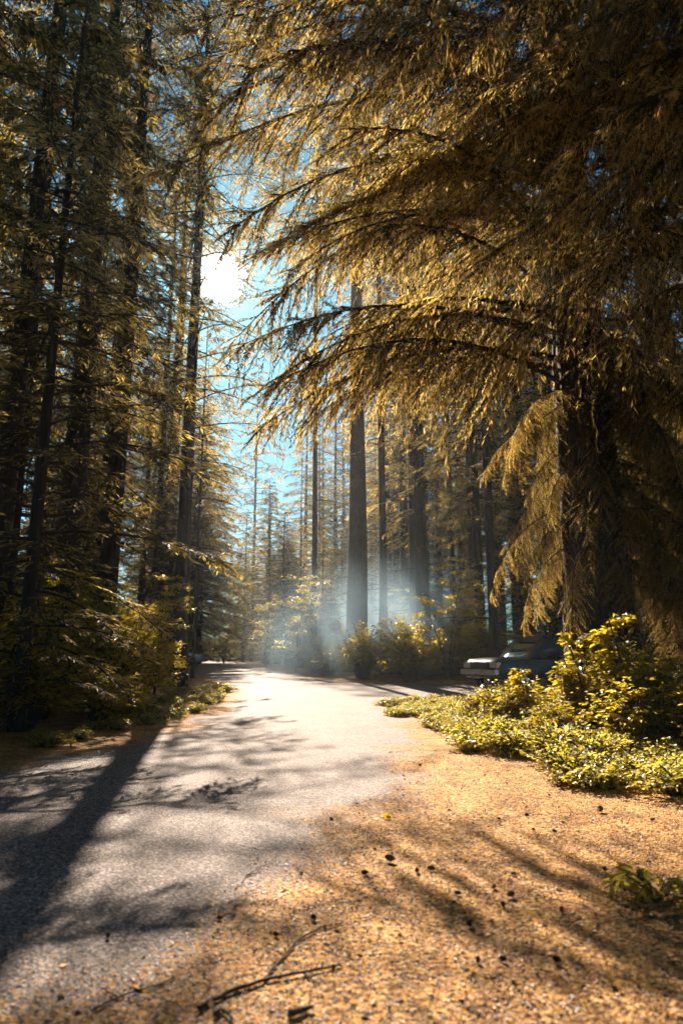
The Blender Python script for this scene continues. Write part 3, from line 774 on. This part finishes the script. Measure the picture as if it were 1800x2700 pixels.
stick([([(250, 2672), (310, 2640), (370, 2620), (430, 2605), (470, 2578)], .005), ([(370, 2622), (375, 2590)], .005), ([(310, 2640), (275, 2617)], .005)], 'thin crooked twig left of the longest forked one')
stick([([(620, 2350), (650, 2315), (690, 2290), (725, 2280)], .0035), ([(650, 2315), (690, 2305)], .004)], 'small dark twig where asphalt meets the needles')
stick([([(560, 2690), (585, 2672), (610, 2700)], .012)], 'short thick twig piece cut off by the bottom edge')
stick([([(760, 2690), (800, 2680), (825, 2672)], .014)], 'pale stub of stick near the bottom middle')

def fallen_leaf():
    mb = MB(); n = 3
    leaves(mb, np.zeros((n, 3)), np.array([[.2, .3, .6], [-.5, .1, .6], [.5, -.2, .5]]), np.array([.06, .05, .05]), np.array([.04, .03, .03]), np.tile(np.array([[0, -1., .3]]), (n, 1)), np.full(n, .7))
    o = mb.build('fallen_leaf', M['leaf']); o.location = gpt(1020, 2162, .004); tag(o, 'curled yellow leaf standing up on the bare middle of litter', 'leaf')
fallen_leaf()

# ------------------------------------------------------------------ road sign
def road_sign():
    p = at(887, 1653, 39)
    zg = float(ground_z(p.x, 39))
    root = empty('road_sign', (p.x, 39, zg)); tag(root, 'orange diamond dead end sign on a post in the smoke', 'sign')
    h = p.z-zg; a = .29
    mb = MB(); box(mb, (0, .03, h/2+.1), (.06, .05, h+.3)); mb.build('post', plain('post_steel', (.25, .26, .26), .5, .7), root)
    mb = MB(); d = a*math.sqrt(2)
    V = [[0, y, h-d] for y in (-.01, .0)]+[[d, y, h] for y in (-.01, .0)]+[[0, y, h+d] for y in (-.01, .0)]+[[-d, y, h] for y in (-.01, .0)]
    mb.add(V, [[0, 2, 4, 6], [1, 7, 5, 3], [0, 1, 3, 2], [2, 3, 5, 4], [4, 5, 7, 6], [6, 7, 1, 0]]); pan = mb.build('panel', plain('sign_orange', (.95, .27, .05), .45), root)
    mb = MB(); d2 = d*.93; d3 = d*.89; V = []
    for dd in (d2, d3): V += [[0, -.013, h-dd], [dd, -.013, h], [0, -.013, h+dd], [-dd, -.013, h]]
    blk = plain('sign_black', (.02, .02, .02), .5)
    mb.add(V, [[i, (i+1) % 4, 4+(i+1) % 4, 4+i] for i in range(4)]); mb.build('border', blk, pan)
    for txt, dz in (('DEAD', .04), ('END', -.18)):
        c = bpy.data.curves.new('lettering', 'FONT'); c.body = txt; c.size = .21; c.align_x = 'CENTER'; c.extrude = .001; c.materials.append(blk)
        tmp = bpy.data.objects.new('tmp', c); me = bpy.data.meshes.new_from_object(tmp); bpy.data.objects.remove(tmp); o = link('lettering', me, pan); o.location = (0, -.013, h+dz); o.rotation_euler = (R(90), 0, 0)
road_sign()

# ------------------------------------------------------------------ cars
GLASS = plain('car_glass', (.03, .05, .06), .08, 0, .6, 1.0)
RUBBER = plain('tyre_rubber', (.02, .02, .02), .8); CHROME = plain('chrome_trim', (.55, .57, .58), .2, .9)
LAMP = plain('lamp_lens', (.6, .62, .62), .1, 0, .6, 1.0); DARKP = plain('dark_plastic', (.025, .025, .027), .5)
def loft(mb, sects, m=0):
    """sects: (x, half width low, half width high, z low, z high) -> rounded body"""
    prof = []
    for (x, wl, wh, z0, z1) in sects:
        h = z1-z0
        half = [(wl*.86, z0), (wl, z0+.12*h), (wl*1.01, z0+.5*h), (wh*1.0, z0+.82*h), (wh*.9, z0+.96*h), (wh*.5, z1)]
        ring = [(x, y, z) for y, z in half]+[(x, -y, z) for y, z in half[::-1]]
        prof.append(ring)
    V = np.array(prof); k, n = V.shape[:2]
    i = np.arange(k-1)[:, None]*n; j = np.arange(n)[None]; j2 = (j+1) % n
    Q = np.stack([i+j, i+n+j, i+n+j2, i+j2], -1).reshape(-1, 4)
    mb.add(V.reshape(-1, 3), Q, .5, m)
    for e, fl in ((0, 1), (k-1, 0)):
        c = np.arange(n)+e*n
        q = [[c[a], c[a+1], c[n-2-a], c[n-1-a]] for a in range(n//2-1)]
        mb.add(V.reshape(-1, 3), [r[::-1] if fl else r for r in q], .5, m)

def wheel(root, x, y, r, w):
    t = empty('wheel', (x, y, r)); t.parent = root
    mb = MB(); n = 28; th = np.arange(n)*2*math.pi/n
    prof = [(r*.62, -w/2), (r*.93, -w/2), (r, -w*.36), (r, w*.36), (r*.93, w/2), (r*.62, w/2), (r*.62, -w/2)]
    V = np.array([[(a*math.cos(q), b, a*math.sin(q)) for q in th] for a, b in prof])
    k = len(prof); i = np.arange(k-1)[:, None]*n; j = np.arange(n)[None]; j2 = (j+1) % n
    mb.add(V.reshape(-1, 3), np.stack([i+j, i+j2, i+n+j2, i+n+j], -1).reshape(-1, 4)); mb.build('tyre', RUBBER, t, True)
    mb = MB(); s = 1 if y > 0 else -1
    V = [(0, s*w*.42, 0)]+[(r*.61*math.cos(q), s*w*.30, r*.61*math.sin(q)) for q in th]
    mb.add(V, [[0, 1+a, 1+(a+1) % n, 1+(a+1) % n] for a in range(n)])
    for q in range(5):
        A = q*2*math.pi/5; strips(mb, np.array([[0, s*w*.44, 0]]), np.array([[r*.58*math.cos(A), s*w*.40, r*.58*math.sin(A)]]), .05)
    mb.build('rim', CHROME, t)

def vehicle(name, label, cat, loc, rz, paint, L, W, gc, hood, roof, fr, wr, sect, cab, wb):
    root = empty(name, loc, rz); tag(root, label, cat)
    mb = MB(); loft(mb, sect); body = mb.build('body', paint, root, True)
    mb = MB(); loft(mb, cab); mb.build('cabin', GLASS, root, True)
    x0, x1 = cab[1][0], cab[-2][0]
    mb = MB(); rw = cab[2][2]*.96
    xs_ = np.linspace(x0+.02, x1, 6); t = np.linspace(-1, 1, 7)
    V = np.array([[(x, rw*a, roof+.012-.03*a*a-(.05*(abs((x-(x0+x1)/2)/(x1-x0)*2))**3)) for a in t] for x in xs_])
    i = np.arange(5)[:, None]*7; j = np.arange(6)[None]
    mb.add(V.reshape(-1, 3), np.stack([i+j, i+7+j, i+7+j+1, i+j+1], -1).reshape(-1, 4))
    mb.add(V.reshape(-1, 3)-np.array([0, 0, .03]), np.stack([i+j, i+j+1, i+7+j+1, i+7+j], -1).reshape(-1, 4)); mb.build('roof', paint, root, True)
    for s in (-1, 1):                                  # roof pillars
        b0, b1 = cab[0], cab[1]
        mb = MB(); strips(mb, np.array([[b0[0]-.03, s*b0[1]*.97, b0[3]+.02]]), np.array([[b1[0], s*b1[2]*.98, b1[4]-.02]]), .055); mb.build('pillar', paint, root)
        for k in (2, 3):
            c = cab[min(k, len(cab)-1)]; mb = MB(); strips(mb, np.array([[c[0], s*c[1]*1.0, c[3]]]), np.array([[c[0], s*c[2]*.99, c[4]-.03]]), .05); mb.build('pillar', paint, root)
        mb = MB(); box(mb, (cab[0][0]-.35, s*(W/2+.10), cab[0][3]+.12), (.12, .20, .15)); mb.build('mirror', paint, root)
        mb = MB(); box(mb, (L/2-.06, s*W*.36, hood-.27), (.16, .36, .17)); mb.build('headlight', LAMP, root)
    mb = MB(); box(mb, (L/2-.02, 0, hood-.28), (.12, W*.50, .24))
    for k in range(3): box(mb, (L/2+.045, 0, hood-.36+k*.08), (.02, W*.48, .018))
    mb.build('grille', DARKP, root)
    mb = MB(); box(mb, (L/2+.02, 0, gc+.28), (.22, W*.94, .16)); mb.build('bumper', CHROME if cat == 'truck' else paint, root)
    mb = MB(); box(mb, (L/2+.14, 0, gc+.30), (.012, .32, .13)); mb.build('number_plate', LAMP, root)
    for x in wb:
        for s in (-1, 1):
            mb = MB(); n = 20; th = np.linspace(0, math.pi, n)
            for q in range(n-1):
                a, b = th[q], th[q+1]; R1, R2 = wr*1.22, wr*.2; yy_ = s*(W/2+.012)
                mb.add([[x+R1*math.cos(a), yy_, wr+R1*math.sin(a)], [x+R1*math.cos(b), yy_, wr+R1*math.sin(b)], [x+R2*math.cos(b), yy_, wr+R2*math.sin(b)], [x+R2*math.cos(a), yy_, wr+R2*math.sin(a)]], [[0, 1, 2, 3]])
            mb.build('wheel_arch', DARKP, root)
            wheel(root, x, s*(W/2-.06), wr, .24)
    return root

# truck at the right: heading left and a little towards us
SL = 5.0; SW = 1.9
ps = (6.7, 23.6)
vehicle('parked_truck', 'dark teal truck half hidden behind the right thicket, its front showing', 'truck', (ps[0], ps[1], float(gz(*ps))+.01), R(180+26),
        plain('truck_paint', (.045, .075, .08), .25, .3, .5, 1.0), SL, SW, .40, 1.16, 1.86, 0, .39,
        [(-2.5, .88, .84, .55, 1.05), (-2.3, .94, .9, .42, 1.12), (0, .96, .92, .40, 1.12), (1.0, .96, .92, .40, 1.14), (1.9, .95, .88, .42, 1.15), (2.35, .93, .85, .46, 1.10), (2.5, .88, .80, .52, .98)],
        [(1.15, .86, .80, 1.08, 1.12), (.35, .90, .70, 1.08, 1.84), (-.6, .90, .72, 1.08, 1.87), (-1.8, .90, .70, 1.08, 1.84), (-2.35, .88, .66, 1.08, 1.2)], (1.55, -1.5))
# pale car at the left: side on, nose to the right
pc = (-11.4, 47.0)
vehicle('parked_car', 'pale blue silver car nosing out from behind the left bank', 'car', (pc[0], pc[1], float(gz(*pc))+.01), R(-4),
        plain('car_paint', (.42, .55, .58), .22, .35, .5, 1.0), 4.5, 1.78, .24, .92, 1.42, 0, .32,
        [(-2.25, .80, .74, .45, .85), (-2.0, .87, .82, .28, .98), (-.6, .89, .85, .24, .96), (.7, .89, .84, .24, .96), (1.5, .88, .80, .25, .90), (2.05, .84, .72, .28, .76), (2.25, .74, .62, .34, .62)],
        [(1.0, .80, .76, .90, .94), (.25, .82, .62, .90, 1.38), (-.5, .82, .64, .90, 1.43), (-1.2, .80, .60, .90, 1.36), (-1.95, .76, .58, .90, .98)], (1.42, -1.35))

# ------------------------------------------------------------------ air
def vol_box(name, c, s, build, label, cat):
    mb = MB(); box(mb, (0, 0, 0), s)
    m, nt, N, L, out = new_mat(name+'_air')
    build(nt, N, L, out, m)
    o = mb.build(name, m); o.location = c; tag(o, label, cat, kind='stuff'); return o
HAZE_D = .00045
def haze(nt, N, L, out, m):
    v = N.new('ShaderNodeVolumePrincipled'); v.inputs['Color'].default_value = (.80, .86, .92, 1); v.inputs['Density'].default_value = HAZE_D; v.inputs['Anisotropy'].default_value = .5
    L.new(v.outputs[0], out.inputs['Volume'])
vol_box('haze', (0, 85, 20.5), (420, 330, 53), haze, 'thin bluish air between the trees', 'haze')

SMOKE_C = (2.4, 36.0, 2.1); SMOKE_S = (18, 19, 11)
def smoke(nt, N, L, out, m):
    tc = N.new('ShaderNodeTexCoord')
    mp = N.new('ShaderNodeMapping'); mp.inputs['Scale'].default_value = (2/SMOKE_S[0], 2/SMOKE_S[1], 2/SMOKE_S[2]); L.new(tc.outputs['Object'], mp.inputs[0])
    ln = N.new('ShaderNodeVectorMath'); ln.operation = 'LENGTH'; L.new(mp.outputs[0], ln.inputs[0])
    fo = N.new('ShaderNodeMapRange'); fo.interpolation_type = 'SMOOTHSTEP'; fo.inputs[1].default_value = 1.0; fo.inputs[2].default_value = .05; L.new(ln.outputs['Value'], fo.inputs[0])
    n = N.new('ShaderNodeTexNoise'); n.inputs['Scale'].default_value = .22; n.inputs['Detail'].default_value = 3; L.new(tc.outputs['Object'], n.inputs['Vector'])
    nr = N.new('ShaderNodeMapRange'); nr.inputs[1].default_value = .35; nr.inputs[2].default_value = .7; nr.inputs[3].default_value = .35; nr.inputs[4].default_value = 1.2; L.new(n.outputs['Fac'], nr.inputs[0])
    mu = N.new('ShaderNodeMath'); mu.operation = 'MULTIPLY'; pw = N.new('ShaderNodeMath'); pw.operation = 'POWER'; pw.inputs[1].default_value = 1.5; L.new(fo.outputs[0], pw.inputs[0]); L.new(pw.outputs[0], mu.inputs[0]); L.new(nr.outputs[0], mu.inputs[1])
    mk = N.new('ShaderNodeMath'); mk.operation = 'MULTIPLY'; mk.inputs[1].default_value = .20; L.new(mu.outputs[0], mk.inputs[0])
    v = N.new('ShaderNodeVolumePrincipled'); v.inputs['Color'].default_value = (.50, .74, .92, 1); v.inputs['Anisotropy'].default_value = .45
    L.new(mk.outputs[0], v.inputs['Density']); L.new(v.outputs[0], out.inputs['Volume'])
vol_box('smoke', SMOKE_C, SMOKE_S, smoke, 'blue grey smoke drifting in the sunbeams past the junction', 'smoke')

# ------------------------------------------------------------------ sky, sun, camera
w = bpy.data.worlds.new('World'); sc.world = w; w.use_nodes = True
nt = w.node_tree; N = nt.nodes; L = nt.links; N.clear()
out = N.new('ShaderNodeOutputWorld'); bg = N.new('ShaderNodeBackground'); sky = N.new('ShaderNodeTexSky')
sky.sky_type = 'NISHITA'; sky.sun_disc = False; sky.sun_elevation = SUN_EL; sky.sun_rotation = SUN_AZ
sky.dust_density = .5; sky.ozone_density = 2.0; sky.air_density = 1.0
SUNV = Vector((math.sin(SUN_AZ)*math.cos(SUN_EL), math.cos(SUN_AZ)*math.cos(SUN_EL), math.sin(SUN_EL)))
# the bright aureole of the sky round the sun
tc = N.new('ShaderNodeTexCoord'); dt = N.new('ShaderNodeVectorMath'); dt.operation = 'DOT_PRODUCT'; dt.inputs[1].default_value = SUNV
nv = N.new('ShaderNodeVectorMath'); nv.operation = 'NORMALIZE'; L.new(tc.outputs['Generated'], nv.inputs[0]); L.new(nv.outputs[0], dt.inputs[0])
mx = N.new('ShaderNodeMath'); mx.operation = 'MAXIMUM'; mx.inputs[1].default_value = 0; L.new(dt.outputs['Value'], mx.inputs[0])
last = None
for e, k in ((5500, 160), (420, 1.6), (90, .45)):
    p = N.new('ShaderNodeMath'); p.operation = 'POWER'; p.inputs[1].default_value = e; L.new(mx.outputs[0], p.inputs[0])
    q = N.new('ShaderNodeMath'); q.operation = 'MULTIPLY'; q.inputs[1].default_value = k; L.new(p.outputs[0], q.inputs[0])
    if last is None: last = q
    else:
        s = N.new('ShaderNodeMath'); s.operation = 'ADD'; L.new(last.outputs[0], s.inputs[0]); L.new(q.outputs[0], s.inputs[1]); last = s
vm = N.new('ShaderNodeVectorMath'); vm.operation = 'SCALE'; vm.inputs[0].default_value = (1, .93, .84); L.new(last.outputs[0], vm.inputs['Scale'])
va = N.new('ShaderNodeVectorMath'); va.operation = 'ADD'; ti = N.new('ShaderNodeVectorMath'); ti.operation = 'MULTIPLY'; ti.inputs[1].default_value = (.115, .39, .48); L.new(sky.outputs[0], ti.inputs[0]); L.new(ti.outputs[0], va.inputs[0]); L.new(vm.outputs[0], va.inputs[1])
L.new(va.outputs[0], bg.inputs['Color']); bg.inputs['Strength'].default_value = .05
L.new(bg.outputs[0], out.inputs['Surface'])

sd = bpy.data.lights.new('sun', 'SUN'); sd.energy = 5.0; sd.angle = R(.5); sd.color = (1, .83, .66)
so = bpy.data.objects.new('sun', sd); COL.objects.link(so); so.rotation_euler = SUNV.to_track_quat('Z', 'Y').to_euler(); so.location = (-10, 40, 30)

cd = bpy.data.cameras.new('camera'); co = bpy.data.objects.new('camera', cd); COL.objects.link(co)
cd.sensor_fit = 'VERTICAL'; cd.sensor_height = 36; cd.sensor_width = 24; cd.lens = 24; cd.clip_start = .05; cd.clip_end = 1000
co.location = (0, 0, EYE); co.rotation_euler = (R(90)+TH, 0, 0)
cd.dof.use_dof = True; cd.dof.focus_distance = 11; cd.dof.aperture_fstop = 1.5
sc.camera = co

sc.view_settings.view_transform = 'Standard'; sc.view_settings.look = 'None'; sc.view_settings.exposure = 1.9; sc.view_settings.gamma = 1
c = sc.cycles
c.max_bounces = 5; c.diffuse_bounces = 1; c.glossy_bounces = 2; c.transmission_bounces = 4; c.volume_bounces = 0; c.transparent_max_bounces = 4
c.sample_clamp_indirect = 6; c.caustics_reflective = False; c.caustics_refractive = False
c.volume_step_rate = 2.0; c.volume_max_steps = 96
